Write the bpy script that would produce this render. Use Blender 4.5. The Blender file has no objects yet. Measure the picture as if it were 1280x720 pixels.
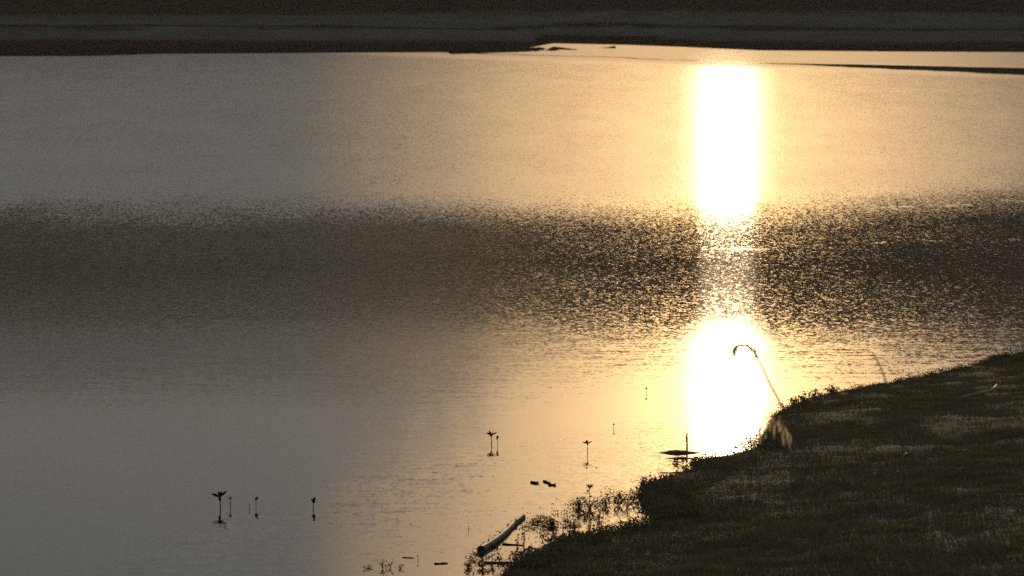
import bpy, bmesh, math, random
import numpy as np
from mathutils import Vector, Matrix, noise as mnoise

random.seed(7)
rng = np.random.default_rng(7)
sc = bpy.context.scene
col = sc.collection
R = math.radians

# ------------------------------------------------------------------ camera
F = 8132.0            # focal length in pixels of a 1280 px wide frame (about 229 mm on full frame)
H = 5.0               # eye height above the lake
HORIZON = R(0.6)      # how far below the horizontal the far waterline (row 65) lies
PITCH = HORIZON + math.atan((360 - 65) / F)
cam_d = bpy.data.cameras.new('camera')
cam = bpy.data.objects.new('camera', cam_d)
col.objects.link(cam)
cam.location = (0, 0, H)
cam.rotation_euler = (math.pi / 2 - PITCH, 0, 0)
cam_d.sensor_width = 36.0
cam_d.lens = F / 1280 * 36.0
cam_d.clip_start = 0.5
cam_d.clip_end = 9000
cam_d.dof.use_dof = True
cam_d.dof.focus_distance = 72.0
cam_d.dof.aperture_fstop = 10
sc.camera = cam


def ray(px, py):
    u, v = (px - 640) / F, (360 - py) / F
    c, s = math.cos(PITCH), math.sin(PITCH)
    return Vector((u, c + v * s, -s + v * c))


def G(px, py, z=0.0):
    """point of the level z that pixel looks at"""
    d = ray(px, py)
    return Vector((0, 0, H)) + d * ((z - H) / d.z)


def D(px, py, y):
    """point at forward distance y that pixel looks at"""
    d = ray(px, py)
    return Vector((0, 0, H)) + d * (y / d.y)


# ------------------------------------------------------------------ sky and sun
SUN_EL = math.atan(H / G(905, 497).y)
SUN_AZ = math.atan((910 - 640) / F)            # to the right of +Y
sun_dir = Vector((math.sin(SUN_AZ) * math.cos(SUN_EL), math.cos(SUN_AZ) * math.cos(SUN_EL), math.sin(SUN_EL)))
EXPOSURE = -2.0
SKY = 0.014
VEIL = 0.36
HAZE = 0.00009        # per metre

world = bpy.data.worlds.new('World')
sc.world = world
world.use_nodes = True
nt = world.node_tree
nt.nodes.clear()
N = nt.nodes.new
L = nt.links.new


def wmath(op, a, b=None, c=None):
    n = N('ShaderNodeMath'); n.operation = op
    for i, v in enumerate((a, b, c)):
        if v is None:
            continue
        if isinstance(v, (int, float)):
            n.inputs[i].default_value = v
        else:
            L(v, n.inputs[i])
    return n.outputs[0]


out = N('ShaderNodeOutputWorld')
sky = N('ShaderNodeTexSky')
sky.sky_type = 'NISHITA'
sky.sun_disc = False
sky.sun_elevation = SUN_EL
sky.sun_rotation = SUN_AZ
sky.air_density = 1.0
sky.dust_density = 1.2
sky.ozone_density = 3.0
hsv = N('ShaderNodeHueSaturation')              # a thin veil of haze greys the evening sky
hsv.inputs['Saturation'].default_value = 0.30
L(sky.outputs[0], hsv.inputs['Color'])
bg1 = N('ShaderNodeBackground')
bg1.inputs[1].default_value = SKY
L(hsv.outputs[0], bg1.inputs[0])
# the warm aureole that hazy air shows round the low sun
tc = N('ShaderNodeTexCoord')
sep = N('ShaderNodeSeparateXYZ')
L(tc.outputs['Generated'], sep.inputs[0])
az = wmath('ARCTAN2', sep.outputs[0], sep.outputs[1])
el = wmath('ARCSINE', sep.outputs[2])
dx = wmath('MULTIPLY', wmath('SUBTRACT', az, SUN_AZ), 180 / math.pi)
dy = wmath('MULTIPLY', wmath('SUBTRACT', el, SUN_EL), 180 / math.pi)
rad = wmath('SQRT', wmath('ADD', wmath('MULTIPLY', dx, dx), wmath('MULTIPLY', dy, dy)))
rad2 = wmath('SQRT', wmath('ADD', wmath('MULTIPLY', dx, dx), wmath('MULTIPLY', wmath('MULTIPLY', dy, dy), 0.09)))
core = wmath('MULTIPLY', wmath('EXPONENT', wmath('MULTIPLY', wmath('POWER', wmath('DIVIDE', rad, 0.66), 1.6), -1.0)), 12.0)
wide = wmath('MULTIPLY', wmath('EXPONENT', wmath('MULTIPLY', wmath('POWER', wmath('DIVIDE', rad2, 2.75), 2.6), -1.0)), 5.9)
mid = wmath('MULTIPLY', wmath('EXPONENT', wmath('MULTIPLY', wmath('POWER', wmath('DIVIDE', rad, 1.2), 2.0), -1.0)), 4.2)


def wstep(v, a, b, lo=0.0, hi=1.0):
    n = N('ShaderNodeMapRange'); n.interpolation_type = 'SMOOTHSTEP'
    for i, x_ in enumerate((a, b, lo, hi)):
        n.inputs[i + 1].default_value = x_
    L(v, n.inputs[0])
    return n.outputs[0]


# a grey cloud bank low beside the sun hides part of the aureole
wn = N('ShaderNodeTexNoise'); wn.inputs['Scale'].default_value = 38; wn.inputs['Detail'].default_value = 4; wn.inputs['Roughness'].default_value = .6
L(tc.outputs['Generated'], wn.inputs['Vector'])
wob = wmath('MULTIPLY', wmath('SUBTRACT', wn.outputs[0], .5), 2.2)
dxw = wmath('ADD', dx, wob)
top = wmath('ADD', wmath('ADD', wstep(dxw, -3.2, -0.9, 4.6, 2.0), wstep(dxw, -4.7, -3.0, 3.0, 0.0)), wstep(dxw, 1.6, 2.6, 0.0, 1.6))
eld = wmath('ADD', wmath('MULTIPLY', el, 180 / math.pi), wmath('MULTIPLY', wob, .5))
cloud = wmath('SUBTRACT', 1.0, wmath('MULTIPLY', wstep(wmath('SUBTRACT', top, eld), -0.8, 0.9), 0.86))
glow = wmath('ADD', wmath('ADD', core, mid), wmath('MULTIPLY', wide, cloud))
bg2 = N('ShaderNodeBackground')
bg2.inputs[0].default_value = (1.0, 0.585, 0.215, 1)
L(glow, bg2.inputs[1])
add = N('ShaderNodeAddShader')
L(bg1.outputs[0], add.inputs[0]); L(bg2.outputs[0], add.inputs[1])
# thin high cloud: an even grey veil over the whole dome
bg3 = N('ShaderNodeBackground')
bg3.inputs[0].default_value = (0.70, 0.94, 1.16, 1)
bg3.inputs[1].default_value = VEIL
add2 = N('ShaderNodeAddShader')
L(add.outputs[0], add2.inputs[0]); L(bg3.outputs[0], add2.inputs[1])
L(add2.outputs[0], out.inputs[0])

sun_l = bpy.data.lights.new('sun', 'SUN')
sun_l.energy = 5.0
sun_l.angle = R(0.53)
sun_l.color = (1.0, 0.72, 0.42)
sun = bpy.data.objects.new('sun', sun_l)
col.objects.link(sun)
sun.rotation_euler = sun_dir.to_track_quat('Z', 'Y').to_euler()
sun.location = (20, 60, 40)

vs = sc.view_settings
vs.view_transform = 'Standard'
vs.look = 'None'
vs.gamma = 1
vs.exposure = EXPOSURE
vs.use_curve_mapping = False
sc.render.engine = 'CYCLES'
sc.cycles.use_denoising = False
sc.cycles.use_adaptive_sampling = False
sc.cycles.light_sampling_threshold = 0.0
sc.cycles.sample_clamp_direct = 22
sc.cycles.sample_clamp_indirect = 14
sc.cycles.caustics_reflective = False
sc.cycles.max_bounces = 6


# ------------------------------------------------------------------ helpers
def tag(o, label=None, cat=None, group=None, kind=None):
    if label: o['label'] = label
    if cat: o['category'] = cat
    if group: o['group'] = group
    if kind: o['kind'] = kind
    return o


def mesh_obj(name, verts, faces, mat, parent=None, smooth=False):
    me = bpy.data.meshes.new(name)
    me.from_pydata([tuple(v) for v in verts], [], faces)
    me.update()
    if smooth:
        me.polygons.foreach_set('use_smooth', [True] * len(me.polygons))
    me.materials.append(mat)
    o = bpy.data.objects.new(name, me)
    col.objects.link(o)
    if parent: o.parent = parent
    return o


def empty(name, loc, rz=0.0):
    o = bpy.data.objects.new(name, None)
    o.empty_display_size = 0.05
    o.location = loc
    o.rotation_euler = (0, 0, rz)
    col.objects.link(o)
    return o


def tube(path, radii, n=6, cap=True, wob=0.0):
    """verts, faces of a tube along a path"""
    V, Fs = [], []
    path = [Vector(p) for p in path]
    up0 = Vector((0.13, 0.21, 0.97))
    for i, p in enumerate(path):
        t = (path[min(i + 1, len(path) - 1)] - path[max(i - 1, 0)]).normalized()
        a = t.cross(up0)
        if a.length < 1e-3: a = t.cross(Vector((1, 0, 0)))
        a.normalize(); b = t.cross(a)
        for k in range(n):
            th = 2 * math.pi * k / n
            r = radii[i] * (1 + wob * random.uniform(-1, 1))
            V.append(p + (a * math.cos(th) + b * math.sin(th)) * r)
    for i in range(len(path) - 1):
        for k in range(n):
            k2 = (k + 1) % n
            Fs.append((i * n + k, i * n + k2, (i + 1) * n + k2, (i + 1) * n + k))
    if cap:
        Fs.append(tuple(range(n))[::-1])
        Fs.append(tuple((len(path) - 1) * n + k for k in range(n)))
    return V, Fs


def joinm(parts):
    V, Fs = [], []
    for v, f in parts:
        o = len(V)
        V += list(v)
        Fs += [tuple(i + o for i in q) for q in f]
    return V, Fs


def leaf_shape(l, w, droop=0.25, fold=0.25):
    """folded, arched leaf growing along +X from the origin"""
    V = []
    for t, ww in ((0, .12), (.3, .85), (.55, 1), (.8, .6), (1, 0.02)):
        x = l * t
        z = l * (0.35 * t - (droop + 0.35) * t * t)
        V += [Vector((x, -w / 2 * ww, z + fold * w * ww * .5)), Vector((x, 0, z)), Vector((x, w / 2 * ww, z + fold * w * ww * .5))]
    Fs = []
    for i in range(4):
        for k in range(2):
            a = i * 3 + k
            Fs.append((a, a + 1, a + 4, a + 3))
    return V, Fs


# ------------------------------------------------------------------ materials
def mat_new(name):
    m = bpy.data.materials.new(name)
    m.use_nodes = True
    m.node_tree.nodes.clear()
    return m, m.node_tree.nodes.new, m.node_tree.links.new


def mth(Nn, Ln, op, a, b=None, c=None, clamp=False):
    n = Nn('ShaderNodeMath'); n.operation = op; n.use_clamp = clamp
    for i, v in enumerate((a, b, c)):
        if v is None: continue
        if isinstance(v, (int, float)): n.inputs[i].default_value = v
        else: Ln(v, n.inputs[i])
    return n.outputs[0]


def noise_mat(name, c1, c2, scale=(1, 1, 1), nscale=1.0, rough=0.9, c3=None, translucent=0.0, tcol=None, detail=5, bump=0.0):
    m, Nn, Ln = mat_new(name)
    o = Nn('ShaderNodeOutputMaterial')
    g = Nn('ShaderNodeNewGeometry')
    mp = Nn('ShaderNodeMapping'); mp.inputs['Scale'].default_value = scale
    Ln(g.outputs['Position'], mp.inputs[0])
    nz = Nn('ShaderNodeTexNoise'); nz.inputs['Scale'].default_value = nscale; nz.inputs['Detail'].default_value = detail
    nz.inputs['Roughness'].default_value = 0.65
    Ln(mp.outputs[0], nz.inputs['Vector'])
    cr = Nn('ShaderNodeValToRGB')
    cr.color_ramp.elements[0].position = 0.35; cr.color_ramp.elements[0].color = (*c1, 1)
    cr.color_ramp.elements[1].position = 0.65; cr.color_ramp.elements[1].color = (*c2, 1)
    if c3:
        e = cr.color_ramp.elements.new(0.8); e.color = (*c3, 1)
    Ln(nz.outputs[0], cr.inputs[0])
    p = Nn('ShaderNodeBsdfPrincipled')
    p.inputs['Roughness'].default_value = rough
    p.inputs['Specular IOR Level'].default_value = 0.25
    Ln(cr.outputs[0], p.inputs['Base Color'])
    if bump:
        b = Nn('ShaderNodeBump'); b.inputs['Strength'].default_value = bump; b.inputs['Distance'].default_value = 0.02
        Ln(nz.outputs[0], b.inputs['Height']); Ln(b.outputs[0], p.inputs['Normal'])
    sh = p.outputs[0]
    if translucent:
        t = Nn('ShaderNodeBsdfTranslucent'); t.inputs[0].default_value = (*(tcol or c2), 1)
        mx = Nn('ShaderNodeMixShader'); mx.inputs[0].default_value = translucent
        Ln(p.outputs[0], mx.inputs[1]); Ln(t.outputs[0], mx.inputs[2])
        sh = mx.outputs[0]
    Ln(sh, o.inputs[0])
    return m


M_soil = noise_mat('bank_soil', (0.14, 0.105, 0.06), (0.22, 0.165, 0.096), (1, .4, 1), 7.0, 0.95, c3=(0.29, 0.22, 0.13), bump=0.6)
M_grass = noise_mat('bank_grass', (0.24, 0.21, 0.115), (0.38, 0.30, 0.18), (1, .5, 1), 3.5, 0.9, c3=(0.5, 0.4, 0.26), translucent=0.2, tcol=(0.25, 0.19, 0.08))
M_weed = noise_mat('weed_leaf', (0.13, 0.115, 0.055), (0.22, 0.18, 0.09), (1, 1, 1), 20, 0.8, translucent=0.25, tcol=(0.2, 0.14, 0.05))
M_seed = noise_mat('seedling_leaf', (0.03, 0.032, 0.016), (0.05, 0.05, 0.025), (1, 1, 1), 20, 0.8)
M_stem = noise_mat('stem', (0.05, 0.04, 0.025), (0.08, 0.06, 0.035), (1, 1, 1), 30, 0.9)
M_dry = noise_mat('dry_stem', (0.30, 0.21, 0.12), (0.44, 0.32, 0.19), (1, 1, 1), 30, 0.9, translucent=0.35, tcol=(0.5, 0.42, 0.28))
M_plume = noise_mat('dry_plume', (0.55, 0.42, 0.27), (0.7, 0.55, 0.36), (1, 1, 1), 30, 0.9, translucent=0.92, tcol=(0.95, 0.78, 0.52))
M_wood = noise_mat('bleached_wood', (0.34, 0.23, 0.13), (0.84, 0.64, 0.42), (16, 3.5, 16), 2.0, 0.6, detail=6)
M_wooddark = noise_mat('wood_end', (0.03, 0.02, 0.012), (0.07, 0.05, 0.03), (1, 1, 1), 30, 0.9)
M_bark = noise_mat('wet_bark', (0.03, 0.022, 0.015), (0.06, 0.045, 0.03), (1, 1, 1), 20, 0.7)
M_mud = noise_mat('wet_mud', (0.04, 0.03, 0.02), (0.075, 0.055, 0.035), (1, 1, 1), 8, 0.7, bump=0.5)
M_stone = noise_mat('pale_stone', (0.45, 0.42, 0.36), (0.65, 0.6, 0.52), (1, 1, 1), 30, 0.85)


def water_material():
    m, Nn, Ln = mat_new('lake_water')
    mm = lambda op, a, b=None, c=None, clamp=False: mth(Nn, Ln, op, a, b, c, clamp)
    o = Nn('ShaderNodeOutputMaterial')
    g = Nn('ShaderNodeNewGeometry')
    sp = Nn('ShaderNodeSeparateXYZ'); Ln(g.outputs['Position'], sp.inputs[0])
    X, Y = sp.outputs[0], sp.outputs[1]

    def nz(scale, off=(0, 0, 0), detail=2.0, rough=0.5):
        mp = Nn('ShaderNodeMapping'); mp.inputs['Scale'].default_value = scale; mp.inputs['Location'].default_value = off
        Ln(g.outputs['Position'], mp.inputs[0])
        n = Nn('ShaderNodeTexNoise'); n.inputs['Scale'].default_value = 1.0
        n.inputs['Detail'].default_value = detail; n.inputs['Roughness'].default_value = rough
        Ln(mp.outputs[0], n.inputs['Vector'])
        return n

    # breeze zones: s grows from the far shore (0) to the near one (655), wobbling with large soft noise
    s = mm('MULTIPLY', mm('SUBTRACT', mm('DIVIDE', H, Y), math.tan(HORIZON)), F)
    wob = nz((0.05, 0.012, 1), (3, 7, 0), 3.0, 0.6).outputs[0]
    s2 = mm('ADD', s, mm('MULTIPLY', mm('SUBTRACT', wob, 0.5), mm('MULTIPLY', s, 0.22)))
    xq = mm('DIVIDE', X, Y)

    def xstep(a, b):
        n = Nn('ShaderNodeMapRange'); n.interpolation_type = 'SMOOTHSTEP'
        n.inputs[1].default_value = (a - 640) / F; n.inputs[2].default_value = (b - 640) / F
        Ln(xq, n.inputs[0])
        return n.outputs[0]
    big = nz((0.16, 0.02, 1), (21, 3, 0), 4.0, 0.6).outputs[0]
    up_ = mm('MULTIPLY', xstep(780, 1350), mm('MULTIPLY', mm('SUBTRACT', 300.0, s, clamp=False), 0.16))
    s2 = mm('ADD', s2, mm('MULTIPLY', up_, mm('GREATER_THAN', 300.0, s)))
    low = mm('MULTIPLY', xstep(830, 640), mm('MULTIPLY', mm('SUBTRACT', s, 300.0), 0.10))
    s2 = mm('SUBTRACT', s2, mm('MULTIPLY', low, mm('GREATER_THAN', s, 300.0)))
    s2 = mm('ADD', s2, mm('MULTIPLY', mm('SUBTRACT', big, .5), mm('MULTIPLY', s, 0.16)))
    t = mm('DIVIDE', s2, 700.0, clamp=True)

    def ramp(stops, scale):
        cr = Nn('ShaderNodeValToRGB')
        els = cr.color_ramp.elements
        stops = [(max(0, (p - 65) / 700.0), v / scale) for p, v in stops]
        els[0].position, els[0].color = stops[0][0], (stops[0][1],) * 3 + (1,)
        els[1].position, els[1].color = stops[-1][0], (stops[-1][1],) * 3 + (1,)
        for p, v in stops[1:-1]:
            e = els.new(p); e.color = (v, v, v, 1)
        Ln(t, cr.inputs[0])
        return mm('MULTIPLY', cr.outputs[0], scale)

    # slope of the ripples (degrees), the lean of their faces, and the unresolved fine roughness
    A = ramp([(65, 2.2), (235, 2.1), (256, 1.5), (275, 1.15), (330, .80), (395, .52), (430, .34), (500, .30), (560, .26), (600, .20), (720, .18)], 6.0)
    B = ramp([(65, 1.9), (235, 1.5), (258, .7), (285, .2), (330, 0.0), (720, 0.0)], 6.0)
    RO = ramp([(65, .04), (235, .035), (265, .010), (385, .010), (415, .035), (480, .035), (560, .025), (720, .025)], 1.0)
    # left of the sun the ripples are finer and lie lower
    calm = xstep(860, 460)
    A = mm('MULTIPLY', A, mm('SUBTRACT', 1.0, mm('MULTIPLY', calm, ramp([(65, 0), (250, 0), (290, .42), (420, .42), (480, .2), (720, 0)], 1.0))))
    RO = mm('ADD', RO, mm('MULTIPLY', calm, ramp([(65, 0), (245, 0), (285, .065), (430, .06), (500, .02), (720, 0)], 1.0)))
    # two gusts drawing bright lines through the dark band
    xr = mm('DIVIDE', X, Y)
    for s0, k0, px0 in ((203, 10.0, .050), (243, -30.0, .026), (238, 0.0, -.16)):
        lm = mm('EXPONENT', mm('MULTIPLY', mm('POWER', mm('DIVIDE', mm('SUBTRACT', s2, mm('ADD', s0, mm('MULTIPLY', mm('SUBTRACT', xr, .06), k0))), 1.1), 2.0), -1.0))
        gm = Nn('ShaderNodeMapRange'); gm.interpolation_type = 'SMOOTHSTEP'; gm.inputs[1].default_value = px0; gm.inputs[2].default_value = px0 + .012
        Ln(xr, gm.inputs[0])
        gmm = gm.outputs[0]
        if px0 < 0:
            g2 = Nn('ShaderNodeMapRange'); g2.interpolation_type = 'SMOOTHSTEP'; g2.inputs[1].default_value = -.0745; g2.inputs[2].default_value = -.0755
            Ln(xr, g2.inputs[0]); gmm = g2.outputs[0]
        ln = nz((.9, .06, 1), (s0, 3, 0), 3.0, .6).outputs[0]
        add_ = mm('MULTIPLY', mm('MULTIPLY', lm, gmm), mm('MULTIPLY', mm('SUBTRACT', ln, .50, clamp=True), 4.0))
        B = mm('ADD', B, mm('MULTIPLY', add_, 0.9))
    # a glassy slick lying along the far side
    sw = nz((0.035, 0.02, 1), (14, 2, 0), 4.0, .65).outputs[0]
    sl = mm('ABSOLUTE', mm('SUBTRACT', mm('ADD', s, mm('MULTIPLY', mm('SUBTRACT', sw, .5), 6.0)), mm('ADD', 2.5, mm('MULTIPLY', mm('DIVIDE', X, Y), 0.035 * F))))
    sn = nz((0.06, 0.03, 1), (1, 2, 0), 4.0, .7).outputs[0]
    xs = Nn('ShaderNodeMapRange'); xs.inputs[1].default_value = 0.038; xs.inputs[2].default_value = 0.075; xs.inputs[3].default_value = 0.35; xs.inputs[4].default_value = 4.2
    Ln(mm('DIVIDE', X, Y), xs.inputs[0])
    slick = Nn('ShaderNodeMapRange'); slick.interpolation_type = 'SMOOTHSTEP'; slick.inputs[3].default_value = 1.0; slick.inputs[4].default_value = 0.06
    Ln(mm('DIVIDE', sl, mm('MULTIPLY', xs.outputs[0], mm('ADD', .35, mm('MULTIPLY', sn, 1.4)))), slick.inputs[0])
    slick.inputs[1].default_value = 1.5; slick.inputs[2].default_value = 0.6
    # beyond the slick the breeze is a little stronger
    fr = Nn('ShaderNodeMapRange'); fr.interpolation_type = 'SMOOTHSTEP'
    fr.inputs[1].default_value = -3.0; fr.inputs[2].default_value = 6.0
    fn = nz((0.03, 0.02, 1), (4, 6, 0), 4.0, .7).outputs[0]
    Ln(mm('ADD', mm('SUBTRACT', mm('ADD', 9.5, mm('MULTIPLY', mm('DIVIDE', X, Y), 0.035 * F)), s), mm('MULTIPLY', mm('SUBTRACT', fn, .5), 9.0)), fr.inputs[0])
    B = mm('ADD', B, mm('MULTIPLY', fr.outputs[0], 1.7))
    A = mm('ADD', A, mm('MULTIPLY', fr.outputs[0], 0.6))
    A = mm('MULTIPLY', A, slick.outputs[0]); B = mm('MULTIPLY', B, slick.outputs[0])
    # livelier patch of ripples in front of the bank
    pw = nz((0.9, 0.25, 1), (5, 1, 0), 3.0, 0.6).outputs[0]
    pu = mm('SUBTRACT', mm('DIVIDE', mm('ADD', X, 1.75), 1.57), mm('DIVIDE', mm('SUBTRACT', Y, 64.0), 6.0))
    pu = mm('ADD', pu, mm('MULTIPLY', mm('SUBTRACT', pw, .5), 1.6))
    patch = Nn('ShaderNodeMapRange'); patch.interpolation_type = 'SMOOTHSTEP'
    patch.inputs[1].default_value = -0.15; patch.inputs[2].default_value = 0.35
    Ln(pu, patch.inputs[0])
    A = mm('ADD', A, mm('MULTIPLY', patch.outputs[0], ramp([(65, 0), (450, .0), (500, .12), (570, .55), (610, .8), (680, .6), (720, .5)], 6.0)))
    f1 = nz((38, 10.0, 1), (0, 0, 0), 3.0, 0.7)
    f2 = nz((16, 3.4, 1), (31, 17, 0), 2.0, 0.55)
    f3 = nz((1.6, 4.2, 1), (11, 5, 0), 2.0, 0.5)
    sc1 = Nn('ShaderNodeSeparateColor'); Ln(f1.outputs['Color'], sc1.inputs[0])
    sc2 = Nn('ShaderNodeSeparateColor'); Ln(f2.outputs['Color'], sc2.inputs[0])
    sc3 = Nn('ShaderNodeSeparateColor'); Ln(f3.outputs['Color'], sc3.inputs[0])
    c = lambda v: mm('MULTIPLY', mm('SUBTRACT', v, 0.5), 2.0)
    lw = ramp([(65, 0), (390, 0), (430, .8), (720, .8)], 6.0)
    ny = mm('ADD', mm('ADD', mm('MULTIPLY', c(sc1.outputs[1]), 1.4), mm('MULTIPLY', c(sc2.outputs[1]), 1.0)), mm('MULTIPLY', c(sc3.outputs[1]), lw))
    nx = mm('ADD', mm('MULTIPLY', c(sc1.outputs[0]), 1.4), mm('MULTIPLY', c(sc2.outputs[0]), 1.0))
    gust = mm('MULTIPLY', mm('ADD', 0.45, nz((0.35, 0.05, 1), (9, 2, 0), 3.0, 0.6).outputs[0]), 1.0)
    amp = mm('MULTIPLY', mm('MULTIPLY', A, gust), math.pi / 180)
    lean = mm('MULTIPLY', B, math.pi / 180)
    sy = mm('SUBTRACT', mm('MULTIPLY', ny, amp), lean)
    sx = mm('MULTIPLY', mm('MULTIPLY', nx, amp), 1.0)
    cb = Nn('ShaderNodeCombineXYZ'); Ln(sx, cb.inputs[0]); Ln(sy, cb.inputs[1]); cb.inputs[2].default_value = 1.0
    nm = Nn('ShaderNodeVectorMath'); nm.operation = 'NORMALIZE'; Ln(cb.outputs[0], nm.inputs[0])
    p = Nn('ShaderNodeBsdfPrincipled')
    p.inputs['Base Color'].default_value = (0.018, 0.02, 0.018, 1)
    p.inputs['IOR'].default_value = 1.333
    Ln(RO, p.inputs['Roughness'])
    Ln(nm.outputs[0], p.inputs['Normal'])
    Ln(p.outputs[0], o.inputs[0])
    return m


M_water = water_material()


def far_material():
    m, Nn, Ln = mat_new('far_shore_land')
    mm = lambda op, a, b=None, c=None, clamp=False: mth(Nn, Ln, op, a, b, c, clamp)
    o = Nn('ShaderNodeOutputMaterial')
    g = Nn('ShaderNodeNewGeometry')
    sp = Nn('ShaderNodeSeparateXYZ'); Ln(g.outputs['Position'], sp.inputs[0])
    mp = Nn('ShaderNodeMapping'); mp.inputs['Scale'].default_value = (0.02, 0.03, 0.6)
    Ln(g.outputs['Position'], mp.inputs[0])
    n = Nn('ShaderNodeTexNoise'); n.inputs['Scale'].default_value = 1; n.inputs['Detail'].default_value = 5; n.inputs['Roughness'].default_value = .65
    Ln(mp.outputs[0], n.inputs['Vector'])
    h = mm('DIVIDE', mm('ADD', sp.outputs[2], mm('MULTIPLY', mm('SUBTRACT', n.outputs[0], .5), 1.7)), 6.0, clamp=True)
    cr = Nn('ShaderNodeValToRGB'); els = cr.color_ramp.elements
    stops = [(0, (.035, .027, .02)), (.07, (.04, .032, .022)), (.11, (.19, .175, .14)), (.195, (.22, .205, .165)), (.215, (.05, .04, .03)),
             (.235, (.05, .04, .03)), (.25, (.21, .195, .155)), (.36, (.17, .155, .12)), (.42, (.05, .042, .03)), (1, (.03, .028, .018))]
    els[0].position, els[0].color = 0, (*stops[0][1], 1)
    els[1].position, els[1].color = 1, (*stops[-1][1], 1)
    for p_, c_ in stops[1:-1]:
        e = els.new(p_); e.color = (*c_, 1)
    Ln(h, cr.inputs[0])
    mix = Nn('ShaderNodeMix'); mix.data_type = 'RGBA'; mix.blend_type = 'MULTIPLY'; mix.inputs[0].default_value = .6
    n2 = Nn('ShaderNodeTexNoise'); n2.inputs['Scale'].default_value = 0.25; n2.inputs['Detail'].default_value = 6
    mp2 = Nn('ShaderNodeMapping'); mp2.inputs['Scale'].default_value = (1, .3, 2)
    Ln(g.outputs['Position'], mp2.inputs[0]); Ln(mp2.outputs[0], n2.inputs['Vector'])
    cr2 = Nn('ShaderNodeValToRGB'); cr2.color_ramp.elements[0].position = .3; cr2.color_ramp.elements[0].color = (.5, .5, .5, 1)
    cr2.color_ramp.elements[1].position = .7; cr2.color_ramp.elements[1].color = (1.3, 1.3, 1.3, 1)
    Ln(n2.outputs[0], cr2.inputs[0])
    Ln(cr.outputs[0], mix.inputs[6]); Ln(cr2.outputs[0], mix.inputs[7])
    p = Nn('ShaderNodeBsdfPrincipled'); p.inputs['Roughness'].default_value = 1.0; p.inputs['Specular IOR Level'].default_value = 0.0
    Ln(mix.outputs[2], p.inputs['Base Color'])
    Ln(p.outputs[0], o.inputs[0])
    return m


M_far = far_material()

# ------------------------------------------------------------------ the lake
lake = mesh_obj('water', [(-2500, -400, 0), (2500, -400, 0), (2500, 900, 0), (-2500, 900, 0)], [(0, 1, 2, 3)], M_water)
tag(lake, 'calm evening lake with wind ripples reflecting the low sun', kind='structure')

# ------------------------------------------------------------------ far shore and hills
SH_PX = [-9000, -400, 0, 110, 200, 420, 600, 660, 690, 780, 850, 950, 1100, 1280, 1500, 9000]
SH_PY = [70, 70, 70, 70, 67.2, 66, 65, 60, 54.2, 56, 58.5, 63, 64.2, 65, 65, 66]
RIDGE_PX = [-9000, -3000, -600, 0, 300, 500, 640, 720, 770, 830, 900, 960, 1030, 1090, 1160, 1300, 2000, 4000, 9000]
RIDGE_EL = [3.0, 3.0, 3.0, 2.95, 2.9, 2.85, 2.8, 2.8, 2.78, 2.75, 2.72, 2.75, 2.78, 2.8, 2.85, 2.9, 3.2, 3.2, 3.0]


def sstep(a, b, v):
    t = np.clip((v - a) / (b - a), 0, 1)
    return t * t * (3 - 2 * t)


pxs = np.concatenate([np.linspace(-8000, -500, 40)[:-1], np.linspace(-500, 1800, 360), np.linspace(1800, 8000, 34)[1:]])
offs = np.concatenate([np.linspace(-90, -30, 4), np.linspace(-26, 20, 47), np.linspace(24, 150, 50), np.linspace(170, 600, 20), np.linspace(640, 2000, 40), np.linspace(2100, 4500, 14)])
V = []
for px in pxs:
    py = np.interp(px, SH_PX, SH_PY)
    rs = G(640, py).y
    az_ = math.atan((px - 640) / F)
    rs_s = G(640, float(np.interp(px, [0, 1280], [67.5, 64.5]))).y
    ridge = H + (rs + 2000) * math.tan(R(float(np.interp(px, RIDGE_PX, RIDGE_EL))))
    for of in offs:
        r = rs + of
        x, y = r * math.sin(az_), r * math.cos(az_)
        n1 = mnoise.noise((x * .02, y * .02, 1.3)); n2 = mnoise.noise((x * .07, y * .07, 4.1))
        z = 0.016 * of + 0.10 * n1 * max(0, min(1, of / 15)) + (0.03 * n2 if of > 0 else 0)
        z += 0.016 * (r - rs_s - of) * float(sstep(5, 75, np.array(of)))
        if of < 0: z = 0.03 * of
        z += max(0, min(of, 160) - 60) * 0.008 - max(0, of - 160) * 0.0155
        k = float(sstep(300, 2000, np.array(of)))
        n3 = mnoise.noise((x * .004, y * .004, 2.2))
        z = z * (1 - k) + k * ridge * (1 + 0.08 * n3 * (1 - k) + .012 * n1 * k)
        if of > 2000: z -= (of - 2000) * 0.02
        # low dark spit reaching out into the water
        if 560 < px < 775:
            rl = G(640, float(np.interp(px, [560, 690, 775], [65.5, 61.8, 60.2]))).y
            hw = float(np.interp(px, [560, 690, 745, 768, 775], [13, 11, 6, 2.5, 0]))
            if hw > 0:
                q = 1 - abs(r - rl) / hw
                if q > -1: z = max(z, 0.22 * q if q > 0 else 0.22 * q)
        V.append((x, y, z))
no = len(offs)
Fs = [(i * no + j, (i + 1) * no + j, (i + 1) * no + j + 1, i * no + j + 1) for i in range(len(pxs) - 1) for j in range(no - 1)]
far = mesh_obj('far_shore_hills', V, Fs, M_far, smooth=True)
tag(far, 'dark far shore with bare strand lines rising to hills', kind='structure')

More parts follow.
